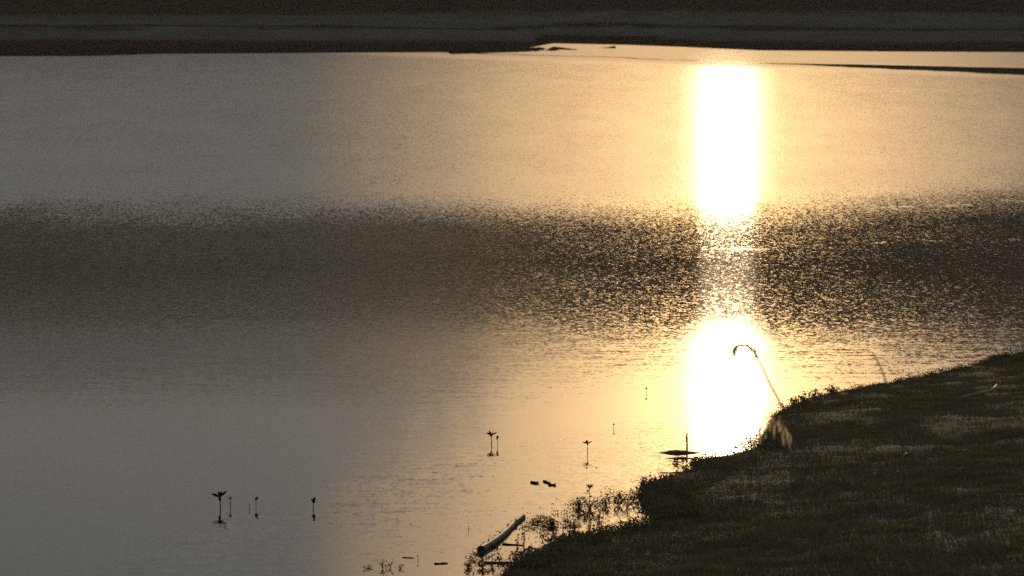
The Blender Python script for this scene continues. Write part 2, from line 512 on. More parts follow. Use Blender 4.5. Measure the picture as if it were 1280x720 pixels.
# ------------------------------------------------------------------ near bank
BANK = [(600, 740), (628, 722), (648, 702), (664, 690), (700, 674), (760, 664), (812, 654), (815, 646), (806, 634), (799, 618), (800, 608),
        (818, 599), (845, 592), (868, 584), (862, 577), (885, 572), (920, 567), (944, 558), (957, 540), (966, 520), (985, 508),
        (1005, 499), (1040, 490), (1120, 478), (1190, 463.5), (1240, 450), (1285, 439), (1400, 415), (1600, 380)]
bw = [G(*p) for p in BANK]
SY = np.array([-400, -60, 0, 20, 40] + [p.y for p in bw] + [200, 500])
SX = np.array([-260, -60, -16, -9, -3.2] + [p.x for p in bw] + [60, 400])


def shore_x(y):
    return np.interp(y, SY, SX)


def fbm(x, y, f):
    return mnoise.noise((x * f, y * f, 0.7)) + .5 * mnoise.noise((x * f * 2.1, y * f * 2.1, 3.7)) + .25 * mnoise.noise((x * f * 4.3, y * f * 4.3, 8.7))


def bank_z(x, y):
    t = x - float(shore_x(y))
    if t <= 0:
        return max(-2.5, 0.12 * t) - 0.004
    z = 0.05 * min(t, .5) + 0.045 * max(0, t - .5)
    z = min(z, 1.2 + 0.02 * t)
    k = min(1, t / 0.35)
    z += k * (0.035 * fbm(x, y * .5, .9) + 0.010 * fbm(x, y, 5.0)) + 0.004 * k
    # the raised ground that the photographer stands on
    d = math.hypot(x * .7, max(0, y))
    z2 = 3.4 * float(1 - sstep(2, 52, np.array(d)))
    return max(z, 0.002) + z2 * min(1, t / 6)


gx = np.concatenate([np.array([-260, -120, -60, -35, -20, -14, -10, -7, -5, -3.5, -2.5, -1.6, -1.0]), np.arange(-.7, 7.6, 0.06), np.array([7.8, 8.5, 9.5, 11, 13, 16, 20, 27, 40, 70, 150, 400])])
gy = np.concatenate([np.array([-400, -150, -60, -30, -15, -8, -3]), np.arange(0, 46, 1.5), np.arange(46, 92, 0.16), np.array([93, 95, 98, 103, 110, 120, 140, 170, 200, 300, 480])])
V = [(x, y, bank_z(x, y)) for x in gx for y in gy]
ny_ = len(gy)
Fs = [(i * ny_ + j, (i + 1) * ny_ + j, (i + 1) * ny_ + j + 1, i * ny_ + j + 1) for i in range(len(gx) - 1) for j in range(ny_ - 1)]
bank = mesh_obj('ground', V, Fs, M_soil, smooth=True)
tag(bank, 'dark sloping lake bank of soil and short grass', kind='structure')


# ------------------------------------------------------------------ ground cover: short grass and creeping weed
def tri_soup(name, co, idx, mat):
    me = bpy.data.meshes.new(name)
    co = np.asarray(co, dtype=np.float32); idx = np.asarray(idx, dtype=np.int32)
    me.vertices.add(len(co)); me.vertices.foreach_set('co', co.ravel())
    me.loops.add(idx.size); me.loops.foreach_set('vertex_index', idx.ravel())
    me.polygons.add(len(idx))
    me.polygons.foreach_set('loop_start', np.arange(0, idx.size, 3, dtype=np.int32))
    me.polygons.foreach_set('loop_total', np.full(len(idx), 3, dtype=np.int32))
    me.update(calc_edges=True)
    me.materials.append(mat)
    o = bpy.data.objects.new(name, me); col.objects.link(o)
    return o


def zgrid_lookup():
    Z = np.array([v[2] for v in V]).reshape(len(gx), ny_)

    def f(x, y):
        i = np.clip(np.searchsorted(gx, x) - 1, 0, len(gx) - 2); j = np.clip(np.searchsorted(gy, y) - 1, 0, ny_ - 2)
        a = (x - gx[i]) / (gx[i + 1] - gx[i]); b = (y - gy[j]) / (gy[j + 1] - gy[j])
        return Z[i, j] * (1 - a) * (1 - b) + Z[i + 1, j] * a * (1 - b) + Z[i, j + 1] * (1 - a) * b + Z[i + 1, j + 1] * a * b
    return f


zat = zgrid_lookup()


def vnoise(x, y, f, seed):
    """cheap smooth value noise on arrays"""
    r = np.random.default_rng(seed).random((128, 128))
    u, v = x * f, y * f
    i, j = np.floor(u).astype(int), np.floor(v).astype(int)
    a, b = u - i, v - j
    a, b = a * a * (3 - 2 * a), b * b * (3 - 2 * b)
    g = lambda p, q: r[p % 128, q % 128]
    return g(i, j) * (1 - a) * (1 - b) + g(i + 1, j) * a * (1 - b) + g(i, j + 1) * (1 - a) * b + g(i + 1, j + 1) * a * b


def scatter(n, tmin):
    y = 50 + 42 * rng.random(n) ** 1.15
    sx_ = shore_x(y)
    xr = y * (700 / F)
    x = sx_ + tmin + (xr - sx_ - tmin) * rng.random(n)
    ok = xr > sx_ + tmin
    return x[ok], y[ok], (x - sx_)[ok]


# grass blades
x, y, t = scatter(420000, -0.02)
cover = .55 * vnoise(x, y * .45, .8, 1) + .3 * vnoise(x, y * .5, 2.7, 2) + .15 * vnoise(x, y, 9, 3)
keep = (cover > 0.26 + .42 * rng.random(len(x)))
x, y, t, cover = x[keep], y[keep], t[keep], cover[keep]
n = len(x)
z = zat(x, y) - 0.004
tuft = vnoise(x, y * .7, 4.0, 5)
hgt = (0.014 + 0.05 * rng.random(n) ** 2) * (0.3 + 1.3 * np.clip(tuft * 1.5 - .3, 0, 1.3))
tall = rng.random(n) < .015
hgt[tall] *= 2.4
hgt *= np.clip(1.25 - (y - 60) / 30, .45, 1.1)
hgt = np.minimum(hgt, .11)
w = 0.0035 + .004 * rng.random(n)
th = rng.random(n) * 2 * np.pi
lean = hgt * (0.2 + 0.9 * rng.random(n)); la = rng.random(n) * 2 * np.pi
p0 = np.stack([x - w * np.cos(th), y - w * np.sin(th), z], 1)
p1 = np.stack([x + w * np.cos(th), y + w * np.sin(th), z], 1)
p2 = np.stack([x + lean * np.cos(la), y + lean * np.sin(la), z + hgt], 1)
co = np.stack([p0, p1, p2], 1).reshape(-1, 3)
grass = tri_soup('grass', co, np.arange(3 * n).reshape(-1, 3), M_grass)
tag(grass, 'short dark grass covering the sloping bank', kind='stuff')


# longer dry stalks leaning here and there over the bank
x, y, t = scatter(380, .15)
co, ix = [], []
rr_ = np.random.default_rng(77)
for xx, yy, tt_ in zip(x, y, t):
    zz = float(zat(np.array(xx), np.array(yy))); ln_ = rr_.uniform(.04, .17) * (1 if yy < 70 else .6); an = rr_.uniform(0, 6.283); le = rr_.uniform(.3, 1.3)
    dx_, dy_ = math.cos(an), math.sin(an); wd = rr_.uniform(.0010, .0022)
    for k in range(3):
        q = k / 2
        cx_ = xx + dx_ * ln_ * math.sin(le * q) * q; cy_ = yy + dy_ * ln_ * math.sin(le * q) * q; cz_ = zz + ln_ * q * math.cos(le * q * .9)
        w2 = wd * (1 - .6 * q)
        co += [(cx_ - w2, cy_, cz_), (cx_ + w2, cy_, cz_)]
    b0 = len(co) - 6
    for k in range(2):
        a_ = b0 + 2 * k
        ix += [(a_, a_ + 1, a_ + 3), (a_, a_ + 3, a_ + 2)]
tag(tri_soup('dry_grass', co, ix, M_dry), 'scattered dry stalks leaning over the bank', kind='stuff')


def leaf_cloud(px_, py_, pz_, size, rs):
    """two-triangle leaves at the points"""
    n = len(px_)
    th = rs.random(n) * 2 * np.pi; ti = (rs.random(n) - .35) * 1.6
    dx = np.cos(th) * np.cos(ti); dy = np.sin(th) * np.cos(ti); dz = np.sin(ti)
    sxx, syy = -np.sin(th), np.cos(th)
    w = size * .32
    c = np.stack([px_, py_, pz_], 1)
    d = np.stack([dx, dy, dz], 1) * size[:, None]
    s = np.stack([sxx, syy, (rs.random(n) - .5) * .8], 1) * w[:, None]
    up = np.array([0, 0, 1.0]) * (size * .08)[:, None]
    q = np.stack([c, c + d * .5 + s + up, c + d, c + d * .5 - s + up], 1).reshape(-1, 3)
    b = np.arange(n)[:, None] * 4
    idx = np.concatenate([b + [0, 1, 2], b + [0, 2, 3]], 0)
    return q, idx


# creeping small-leaved weed along the water's edge and in clumps on the bank
x, y, t = scatter(300000, -0.12)
cover = .6 * vnoise(x, y * .4, 1.6, 11) + .4 * vnoise(x, y, 5, 12)
edge = np.clip(1 - t / (.35 + 1.2 * vnoise(x * 0, y, .35, 14)), 0, 1)
near = np.clip((68 - y) / 6, 0, 1)
pk = np.where(t < 0, .35 * (cover > .52), .10 + .85 * edge * (cover > .42) + .5 * near * (cover > .38))
keep = rng.random(len(x)) < pk * .75
x, y, t, cover = x[keep], y[keep], t[keep], cover[keep]
z = np.maximum(zat(x, y), 0) + (0.004 + (0.095 * np.clip(edge[keep], .25, 1) * cover) * rng.random(len(x))) * np.clip(1.3 - (y - 62) / 22, .35, 1)
q, idx = leaf_cloud(x, y, z, (0.014 + .018 * rng.random(len(x))) * np.where((t < .5) & (y < 72), 1.5, 1.0), rng)
weed = tri_soup('creeping_weed', q, idx, M_weed)
tag(weed, 'small leaved creeping weed along the edge of the bank', kind='stuff')


# ------------------------------------------------------------------ seedlings standing in the water
LEAF = {}
for key, (l, w_, dr) in {'long': (1.0, .30, .15), 'up': (1.0, .36, -.15), 'bud': (1.0, .60, -.3)}.items():
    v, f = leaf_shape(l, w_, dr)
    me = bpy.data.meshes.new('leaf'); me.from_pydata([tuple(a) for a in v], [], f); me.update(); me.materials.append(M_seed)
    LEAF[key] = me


def leaf(parent, kind, loc, size, rz, tilt):
    o = bpy.data.objects.new('leaf', LEAF[kind]); col.objects.link(o); o.parent = parent
    o.location = loc
    rot = Matrix.Rotation(rz, 3, 'Z') @ Matrix.Rotation(-tilt, 3, 'Y') @ Matrix.Rotation(random.choice((-1, 1)) * random.uniform(.6, 1.3), 3, 'X')
    o.rotation_euler = rot.to_euler()
    o.scale = (size * 1.2,) * 3
    return o


def seedling(px, py, hpx, label, leaves, lean=(0, 0), stem_r=0.0045, name='seedling', group='seedlings standing in the water'):
    """py = row where it enters the water, hpx = height in pixels above it; leaves = (kind, height 0..1, size px, heading deg, tilt deg)"""
    b = G(px, py)
    m = b.y / F
    o = empty(name, b)
    h = hpx * m
    pts = [Vector((0, 0, -.06))] + [Vector((lean[0] * m * (i / 5) ** 1.5, 0.15 * lean[0] * m * (i / 5), h * i / 5)) for i in range(6)]
    pts = [p + Vector((random.uniform(-1, 1), random.uniform(-1, 1), 0)) * 0.0015 for p in pts]
    v, f = tube(pts, [stem_r * (1.1 - .09 * i) for i in range(7)], 6)
    mesh_obj('stem', v, f, M_stem, o)
    for kind, hh, sz, rz, ti in leaves:
        p = pts[1] .lerp(pts[-1], 1.0) if hh >= 1 else pts[1 + int(hh * 5)]
        leaf(o, kind, p, sz * m, R(rz), R(ti))
    tag(o, label, 'seedling', group)
    return o


def crown(n, size, spread=35, jit=12):
    out = []
    for i in range(n):
        out.append(('long' if i % 2 else 'up', 1, size * random.uniform(.8, 1.1), 360 * i / n + random.uniform(-jit, jit) + 20, random.uniform(spread - 18, spread + 22)))
    return out


bud = [('bud', 1, 3.4, 20, 70), ('bud', 1, 3.2, 160, 75), ('bud', 1, 3.0, 270, 60), ('bud', .8, 2.6, 200, 60)]
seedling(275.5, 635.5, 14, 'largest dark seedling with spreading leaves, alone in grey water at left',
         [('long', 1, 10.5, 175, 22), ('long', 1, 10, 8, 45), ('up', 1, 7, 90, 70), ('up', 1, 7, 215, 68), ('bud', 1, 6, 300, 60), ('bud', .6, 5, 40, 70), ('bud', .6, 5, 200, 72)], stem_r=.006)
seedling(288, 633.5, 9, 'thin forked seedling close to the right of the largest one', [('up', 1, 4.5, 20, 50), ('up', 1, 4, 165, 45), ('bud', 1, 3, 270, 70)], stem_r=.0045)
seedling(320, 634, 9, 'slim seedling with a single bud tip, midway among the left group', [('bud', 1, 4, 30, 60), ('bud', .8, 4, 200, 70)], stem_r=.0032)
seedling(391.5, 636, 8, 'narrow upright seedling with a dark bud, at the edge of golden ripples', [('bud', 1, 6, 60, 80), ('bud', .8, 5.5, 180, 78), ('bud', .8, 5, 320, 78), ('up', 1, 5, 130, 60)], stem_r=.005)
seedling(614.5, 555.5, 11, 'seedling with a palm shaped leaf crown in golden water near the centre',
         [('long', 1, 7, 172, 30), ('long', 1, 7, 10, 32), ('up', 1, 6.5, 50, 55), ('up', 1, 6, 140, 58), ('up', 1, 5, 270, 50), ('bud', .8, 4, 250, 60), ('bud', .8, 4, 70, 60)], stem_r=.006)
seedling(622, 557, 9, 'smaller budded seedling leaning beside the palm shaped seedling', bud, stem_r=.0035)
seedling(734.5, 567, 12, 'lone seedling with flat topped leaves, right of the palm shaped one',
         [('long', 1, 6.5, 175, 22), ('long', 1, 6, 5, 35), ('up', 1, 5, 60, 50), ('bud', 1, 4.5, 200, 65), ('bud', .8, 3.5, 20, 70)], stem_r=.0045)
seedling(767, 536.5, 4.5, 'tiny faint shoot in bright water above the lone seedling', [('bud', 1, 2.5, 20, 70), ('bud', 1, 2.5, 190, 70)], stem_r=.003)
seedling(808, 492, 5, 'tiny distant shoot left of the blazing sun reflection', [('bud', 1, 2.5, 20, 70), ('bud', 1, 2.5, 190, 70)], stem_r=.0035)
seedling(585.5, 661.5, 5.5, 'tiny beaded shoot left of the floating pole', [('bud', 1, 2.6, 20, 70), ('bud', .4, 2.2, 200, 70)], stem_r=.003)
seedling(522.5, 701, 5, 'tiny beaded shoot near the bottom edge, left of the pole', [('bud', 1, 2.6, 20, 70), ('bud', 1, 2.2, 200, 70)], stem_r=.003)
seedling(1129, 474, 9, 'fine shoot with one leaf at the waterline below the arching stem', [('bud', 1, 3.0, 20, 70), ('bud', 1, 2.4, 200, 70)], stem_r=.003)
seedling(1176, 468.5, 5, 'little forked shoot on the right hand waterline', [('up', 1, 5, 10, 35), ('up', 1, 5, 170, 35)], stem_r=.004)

# curved twig standing out of the water, straight stake and twig on the right
b = G(311, 636); m = b.y / F
v, f = tube([Vector((0, 0, -.03)), Vector((.6 * m, 0, 2 * m)), Vector((1.2 * m, 0, 4.5 * m)), Vector((.4 * m, 0, 6.5 * m))], [.003] * 4, 6)
o = mesh_obj('twig', v, f, M_bark); o.location = b
tag(o, 'faint curved twig poking from the water between two left seedlings', 'twig')
b = G(858.5, 561); m = b.y / F
o = empty('stake', b)
v, f = tube([Vector((0, 0, -.1)), Vector((.3 * m, 0, 6 * m)), Vector((-.2 * m, 0, 13 * m)), Vector((.3 * m, 0, 20 * m))], [.011, .010, .011, .008], 7, wob=.12)
mesh_obj('shaft', v, f, M_dry, o)
v, f = tube([Vector((0, 0, 11 * m)), Vector((1.6 * m, 0, 13 * m))], [.006, .004], 5)
mesh_obj('knot', v, f, M_dry, o)
tag(o, 'short thin stake upright in the water beside the sun glare', 'stake')
b = G(1263.5, 445); b.z = max(0, float(zat(b.x, b.y))); m = b.y / F
v, f = tube([Vector((0, 0, -.05)), Vector((.2 * m, 0, 5 * m)), Vector((-.3 * m, 0, 10 * m)), Vector((.2 * m, 0, 15 * m))], [.006, .006, .005, .004], 6)
o = mesh_obj('twig', v, f, M_bark); o.location = b
tag(o, 'bare upright twig on the bank near the right edge', 'twig')


# ------------------------------------------------------------------ leafy weeds rooted in the shallows
def weed_plant(px, py, hpx, wpx, nbr, nleaf, label, size=2.7, group='leafy weeds in the shallows', top=False, z=None):
    b = G(px, py)
    b.z = max(0.0, float(zat(b.x, b.y))) if z is None else z
    hpx *= 0.85 if hpx > 12 and not top else 1.0
    m = b.y / F
    o = empty('weed_plant', b)
    stems = []; pts = []
    for i in range(nbr):
        u = (i + .5) / nbr * 2 - 1
        tipx = u * wpx / 2 * random.uniform(.7, 1.1)
        hh = hpx * (random.uniform(.55, .9) * (1 - .35 * abs(u)) if i != nbr // 2 else 1.0)
        dep = random.uniform(-.12, .12)
        path = [Vector((tipx * .12 * m, 0, -.03))]
        for k in range(1, 6):
            q = k / 5
            path.append(Vector((tipx * q ** 1.4 * m + random.uniform(-.6, .6) * m, dep * q, hh * m * q)))
        stems.append(tube(path, [.0042 - .0005 * k for k in range(6)], 5))
        for k in range(int(nleaf * 1.7)):
            q = random.uniform(.15, 1.0)
            j = min(4, int(q * 5)); p = path[j].lerp(path[j + 1], q * 5 - j)
            pts.append(p + Vector((random.gauss(0, 2.4) * m, random.gauss(0, 5) * m, random.gauss(0, 1.6) * m)))
        for k in range(4):
            pts.append(path[5].copy())
    v, f = joinm(stems)
    mesh_obj('stem', v, f, M_stem, o)
    P = np.array([tuple(p) for p in pts])
    P[:, 2] = np.maximum(P[:, 2], 0.002)
    rs = np.random.default_rng(int(px * 7 + py))
    q, idx = leaf_cloud(P[:, 0], P[:, 1], P[:, 2], (size * m) * (.7 + .7 * rs.random(len(P))), rs)
    fo = tri_soup('foliage', q, idx, M_weed); fo.parent = o; fo['kind'] = 'stuff'
    if top:
        for rz, ti, sz in ((170, 35, 5.5), (10, 40, 5.5), (60, 60, 5), (120, 62, 5), (270, 60, 4.5)):
            leaf(o, 'up', Vector((0, 0, hpx * m)), sz * m, R(rz), R(ti))
    tag(o, label, 'weed', group)
    return o


weed_plant(737, 637, 27, 32, 5, 26, 'tallest leafy weed in the shallows, with a tufted dark tip', top=True)
weed_plant(724, 634, 14, 18, 4, 20, 'bushy weed pressed against the left of the tallest weed')
weed_plant(757, 632, 14, 16, 4, 20, 'low bushy weed just right of the tallest weed')
weed_plant(772, 632, 15, 16, 4, 22, 'dense weed next to the bank, second right of the tallest weed')
weed_plant(784, 634, 11, 14, 3, 12, 'thin scattered weed touching the bank corner')
weed_plant(749, 650, 9, 8, 3, 10, 'small isolated weed sprig below the tallest weed')
weed_plant(737, 662, 14, 9, 2, 14, 'narrow weed stalk between the bank and the tallest weed')
weed_plant(690, 658, 10, 20, 4, 22, 'low weed clump floating off the lower bank, left of its twin')
weed_plant(718, 662, 13, 22, 5, 26, 'low dark weed clump off the lower bank, right of its twin')
weed_plant(671, 654, 9, 12, 3, 8, 'sparse weed sprig beside the thin end of the pole')
weed_plant(655, 682, 30, 7, 2, 14, 'tall narrow weed rising beside the middle of the pole', size=3.4)
weed_plant(647, 682, 15, 6, 2, 8, 'short branched weed left of the tall narrow weed', size=3.2)
weed_plant(645, 700, 16, 12, 3, 14, 'ragged weed at the very edge of the lower bank')
weed_plant(586, 709, 9, 12, 4, 14, 'star shaped weed clump left of the dark twig, near bottom', size=3.2)
weed_plant(603, 710, 10, 12, 4, 16, 'weed clump on the left end of the dark twig', size=3.2)
weed_plant(615, 708, 8, 10, 3, 12, 'weed clump halfway along the dark twig', size=3.0)
weed_plant(624, 702, 8, 9, 3, 10, 'upright weed sprig behind the dark twig', size=3.0)
weed_plant(636, 717, 12, 16, 4, 18, 'weed clump at the bottom edge where bank meets water', size=3.0)
weed_plant(478, 711, 10, 5, 2, 6, 'upright sprig in the scattered weed at the bottom left of centre', size=2.8)
weed_plant(488, 710, 6, 8, 2, 5, 'leaning sprig right of the upright one near the bottom edge', size=2.8)
weed_plant(460, 711, 4, 14, 3, 4, 'flat sprig left of the upright one near the bottom edge', size=2.6)
weed_plant(500, 711, 5, 10, 2, 5, 'last thin sprig to the right near the bottom edge', size=2.4)
weed_plant(806, 606, 9, 16, 4, 16, 'leafy fringe at the bank corner below the lower mud bar')
weed_plant(846, 579, 6, 22, 4, 14, 'weed hanging round the upper mud bar', size=2.8)
weed_plant(870, 580, 7, 16, 4, 16, 'weed fringe where the upper mud bar joins the bank', size=2.8)
weed_plant(992, 505, 9, 18, 4, 16, 'leafy weed on the waterline under the bent reed', size=3.0)
weed_plant(1004, 502, 11, 18, 4, 22, 'bushy weed right of the bent reed, second on the waterline', size=3.0)
weed_plant(1018, 498, 10, 18, 4, 20, 'bushy weed third along the waterline from the bent reed', size=3.0)
weed_plant(1040, 492, 8, 22, 5, 26, 'low rounded weed last in the row beyond the bent reed', size=3.0)
weed_plant(1123, 477, 4, 8, 3, 8, 'small dark weed at the waterline below the arching stem', size=2.8)
weed_plant(1136, 476, 5, 7, 3, 6, 'tiny spiky weed right of the arching stem', size=2.8)
weed_plant(1166, 470, 4, 9, 3, 8, 'small flat weed by the forked shoot', size=2.8)
weed_plant(1246, 449, 6, 14, 4, 14, 'left end of the weed row on the far right waterline', size=2.8)
weed_plant(1257, 447, 7, 12, 4, 16, 'right end of the weed row, under the bare twig', size=2.8)

# matted floating weed between the plants
mx, my = rng.random(26000), rng.random(26000)
P_px = 580 + 225 * mx; P_py = 612 + 106 * my
c0, f0 = math.cos(PITCH), math.sin(PITCH)
v_ = (360 - P_py) / F
tt = H / (f0 - v_ * c0)
wx = (P_px - 640) / F * tt; wy = (c0 + v_ * f0) * tt
line = np.interp(P_px, [580, 640, 690, 740, 800], [704, 672, 655, 634, 622])
inside = np.exp(-((P_py - line) / np.interp(P_px, [580, 660, 740, 800], [5, 14, 15, 15])) ** 2)
cl = .5 * vnoise(wx, wy * .25, 7, 31) + .5 * vnoise(wx, wy * .5, 16, 32)
keep = (rng.random(len(wx)) < inside * (cl > .56)) & (wx < shore_x(wy) + .02)
wx, wy, cl = wx[keep], wy[keep], cl[keep]
q, idx = leaf_cloud(wx, wy, .003 + .07 * (cl - .5) * 2 * rng.random(len(wx)), .016 + .014 * rng.random(len(wx)), rng)
tag(tri_soup('floating_weed', q, idx, M_weed), 'matted weed floating in the shallows between the leafy plants', kind='stuff')

# ------------------------------------------------------------------ the floating pole
a, c_ = G(601.5, 689.5), G(656.5, 647)
a.z, c_.z = 0.018, 0.012
dvec = c_ - a
o = empty('floating_pole', (a.x, a.y, 0))
path, rr = [], []
for i in range(15):
    q = i / 14
    p = dvec * q + Vector((0.02 * math.sin(q * 5), 0, 0)) + Vector((0, 0, a.z))
    path.append(p)
    rr.append((0.033 - 0.008 * q) * (1.12 if i == 0 else 1) * (1 + .05 * math.sin(i * 2.1)))
v, f = tube(path, rr, 12, cap=False, wob=.08)
mesh_obj('shaft', v, f, M_wood, o, smooth=True)
for nm, k in (('cut_end', 0), ('tip_end', 14)):
    dirn = (path[1] - path[0]).normalized() * (-.012 if k == 0 else .012)
    ring = [Vector(p) for p in v[k * 12:(k + 1) * 12]]
    ctr = sum(ring, Vector()) / 12
    vv = ring + [ctr + (p - ctr) * .72 - dirn * .6 for p in ring] + [ctr - dirn * .9]
    ff = [(i, (i + 1) % 12, 12 + (i + 1) % 12, 12 + i) for i in range(12)] + [(12 + i, 12 + (i + 1) % 12, 24) for i in range(12)]
    mesh_obj(nm, vv, ff, M_wooddark, o)
for q, th in ((.18, .3), (.42, 1.0), (.63, -.2), (.8, .7)):
    p = dvec * q + Vector((0, 0, a.z))
    vv, ff = tube([p + Vector((.01 * math.sin(th) - .01, -.01, .022)), p + Vector((-.012, -.02, .036))], [.009, .006], 6)
    mesh_obj('branch_stub', vv, ff, M_wood, o)
tag(o, 'bleached wooden pole floating at the edge of the water', 'pole')


# ------------------------------------------------------------------ floating bits and twigs
def lying_twig(name, pa, pb, r, mat, label, cat, bend=0.0, zoff=0.004, n=6, group=None, on_bank=False):
    A_, B_ = G(*pa), G(*pb)
    if on_bank:
        for _ in range(4):
            A_ = G(*pa, z=float(zat(A_.x, A_.y)) + zoff); B_ = G(*pb, z=float(zat(B_.x, B_.y)) + zoff)
    o = empty(name, A_)
    path = []
    for i in range(n):
        q = i / (n - 1)
        p = (B_ - A_) * q + Vector((bend * math.sin(q * math.pi) + random.uniform(-.4, .4) * r, 0, zoff + random.uniform(-.2, .3) * r))
        if on_bank:
            p.z = float(zat(A_.x + p.x, A_.y + p.y)) - A_.z + zoff
        path.append(p)
    v, f = tube(path, [r * (1 - .45 * i / (n - 1)) for i in range(n)], 7, wob=.12)
    mesh_obj('shaft', v, f, mat, o)
    k = n // 2
    v, f = tube([path[k], path[k] + Vector((r * 2.2, r * 6, r * .4))], [r * .4, r * .25], 5)
    mesh_obj('side_shoot', v, f, mat, o)
    tag(o, label, cat, group)
    return o


lying_twig('driftwood', (664, 603.3), (673, 604.8), .013, M_bark, 'dark driftwood chip, left one of three adrift in golden water', 'driftwood', zoff=.006, group='driftwood chips')
lying_twig('driftwood', (680.5, 602), (688, 605), .013, M_bark, 'dark driftwood chip, upper right of three adrift in golden water', 'driftwood', zoff=.006, group='driftwood chips')
lying_twig('driftwood', (685.5, 606), (695, 607), .013, M_bark, 'dark driftwood chip, lowest of three adrift in golden water', 'driftwood', zoff=.006, group='driftwood chips')
lying_twig('driftwood', (615, 683.5), (622, 685), .011, M_bark, 'small chip of wood adrift just right of the pole', 'driftwood', zoff=.006)
lying_twig('driftwood', (543, 705), (560, 704.5), .009, M_bark, 'thin dark sliver adrift near the bottom edge', 'driftwood', zoff=.004)
lying_twig('driftwood', (503, 697), (518, 698), .005, M_bark, 'hair thin sliver adrift left of the tiny beaded shoot', 'driftwood', zoff=.003)
lying_twig('twig', (605, 704), (650, 703.5), .009, M_bark, 'dark straight twig reaching from the lower bank into water', 'twig', zoff=.005)
lying_twig('twig', (628, 680.5), (655, 682), .008, M_bark, 'shorter dark twig above the straight one, by the pole', 'twig', zoff=.004)
lying_twig('branch', (1201, 497), (1247, 480.5), .020, M_wood, 'pale crooked dead branch lying on the dark bank', 'branch', bend=.12, zoff=.055, n=9, on_bank=True)
lying_twig('stick', (1128, 570), (1134, 566), .016, M_wood, 'short pale stick catching light in the middle of the bank', 'stick', zoff=.03, on_bank=True)
lying_twig('stick', (1196, 587), (1205, 584), .012, M_wood, 'faint pale stick on the bank right of the short one', 'stick', zoff=.025, on_bank=True)
lying_twig('stick', (1138, 649), (1152, 647), .008, M_wood, 'faint horizontal stick low on the bank', 'stick', zoff=.025, on_bank=True)


def mud_bar(px0, px1, py, hpx, label, peak=.4):
    A_, B_ = G(px0, py), G(px1, py)
    m = A_.y / F
    L_ = B_.x - A_.x
    wdt = hpx * 8 * m
    nu, nv = 28, 9
    V_ = []
    for i in range(nu):
        u = i / (nu - 1)
        prof = min(u / peak, (1 - u) / (1 - peak)) ** .8 if 0 < u < 1 else 0
        for j in range(nv):
            w_ = j / (nv - 1) * 2 - 1
            nzv = mnoise.noise((u * 9, w_ * 2, px0))
            V_.append(Vector((L_ * u, w_ * wdt * (.25 + .75 * prof) + .06 * nzv, (hpx * m * prof * (1 - w_ * w_) * (1 + .35 * nzv)) - .006)))
    F_ = [(i * nv + j, (i + 1) * nv + j, (i + 1) * nv + j + 1, i * nv + j + 1) for i in range(nu - 1) for j in range(nv - 1)]
    o = mesh_obj('mud_bar', V_, F_, M_mud, smooth=True)
    o.location = A_
    tag(o, label, 'mud bar', kind='structure')


mud_bar(821, 880, 566, 4.5, 'low mud bar breaking the water at the foot of the sun glare')
mud_bar(824, 872, 573, 2.5, 'thin mud streak just below the low mud bar', .6)
mud_bar(806, 870, 591, 2.5, 'thin pointed mud bar at the corner of the bank', .9)

# pale pebbles
for (px, py, s, lab) in ((1228, 580, .016, 'tiny pale pebble on the dark bank near the right edge'), (1019, 594, .013, 'tiny pale pebble on the bank right of the glowing plume'),
                         (960, 693, .013, 'tiny pale pebble at the bottom of the bank'), (763, 669, .014, 'tiny pale pebble near the edge of the lower bank')):
    p = G(px, py)
    for _ in range(4): p = G(px, py, z=float(zat(p.x, p.y)) + .03)
    bm = bmesh.new(); bmesh.ops.create_icosphere(bm, subdivisions=2, radius=s)
    for vv in bm.verts: vv.co *= 1 + .25 * mnoise.noise(vv.co * 90 + Vector((px, 0, 0))); vv.co.z *= .7
    me = bpy.data.meshes.new('pebble'); bm.to_mesh(me); bm.free(); me.materials.append(M_stone)
    o = bpy.data.objects.new('pebble', me); col.objects.link(o); o.location = p
    tag(o, lab, 'pebble', 'pebbles on the bank')


# ------------------------------------------------------------------ dry reeds nearer the camera, out of focus
def smooth_path(pts, n=24):
    P_ = [np.array(p, float) for p in pts]
    P_ = [2 * P_[0] - P_[1]] + P_ + [2 * P_[-1] - P_[-2]]
    out = []
    segs = len(P_) - 3
    for i in range(n + 1):
        t = i / n * segs; k = min(int(t), segs - 1); t -= k
        a, b, c, d = P_[k:k + 4]
        out.append(Vector(.5 * ((2 * b) + (-a + c) * t + (2 * a - 5 * b + 4 * c - d) * t * t + (-a + 3 * b - 3 * c + d) * t ** 3)))
    return out


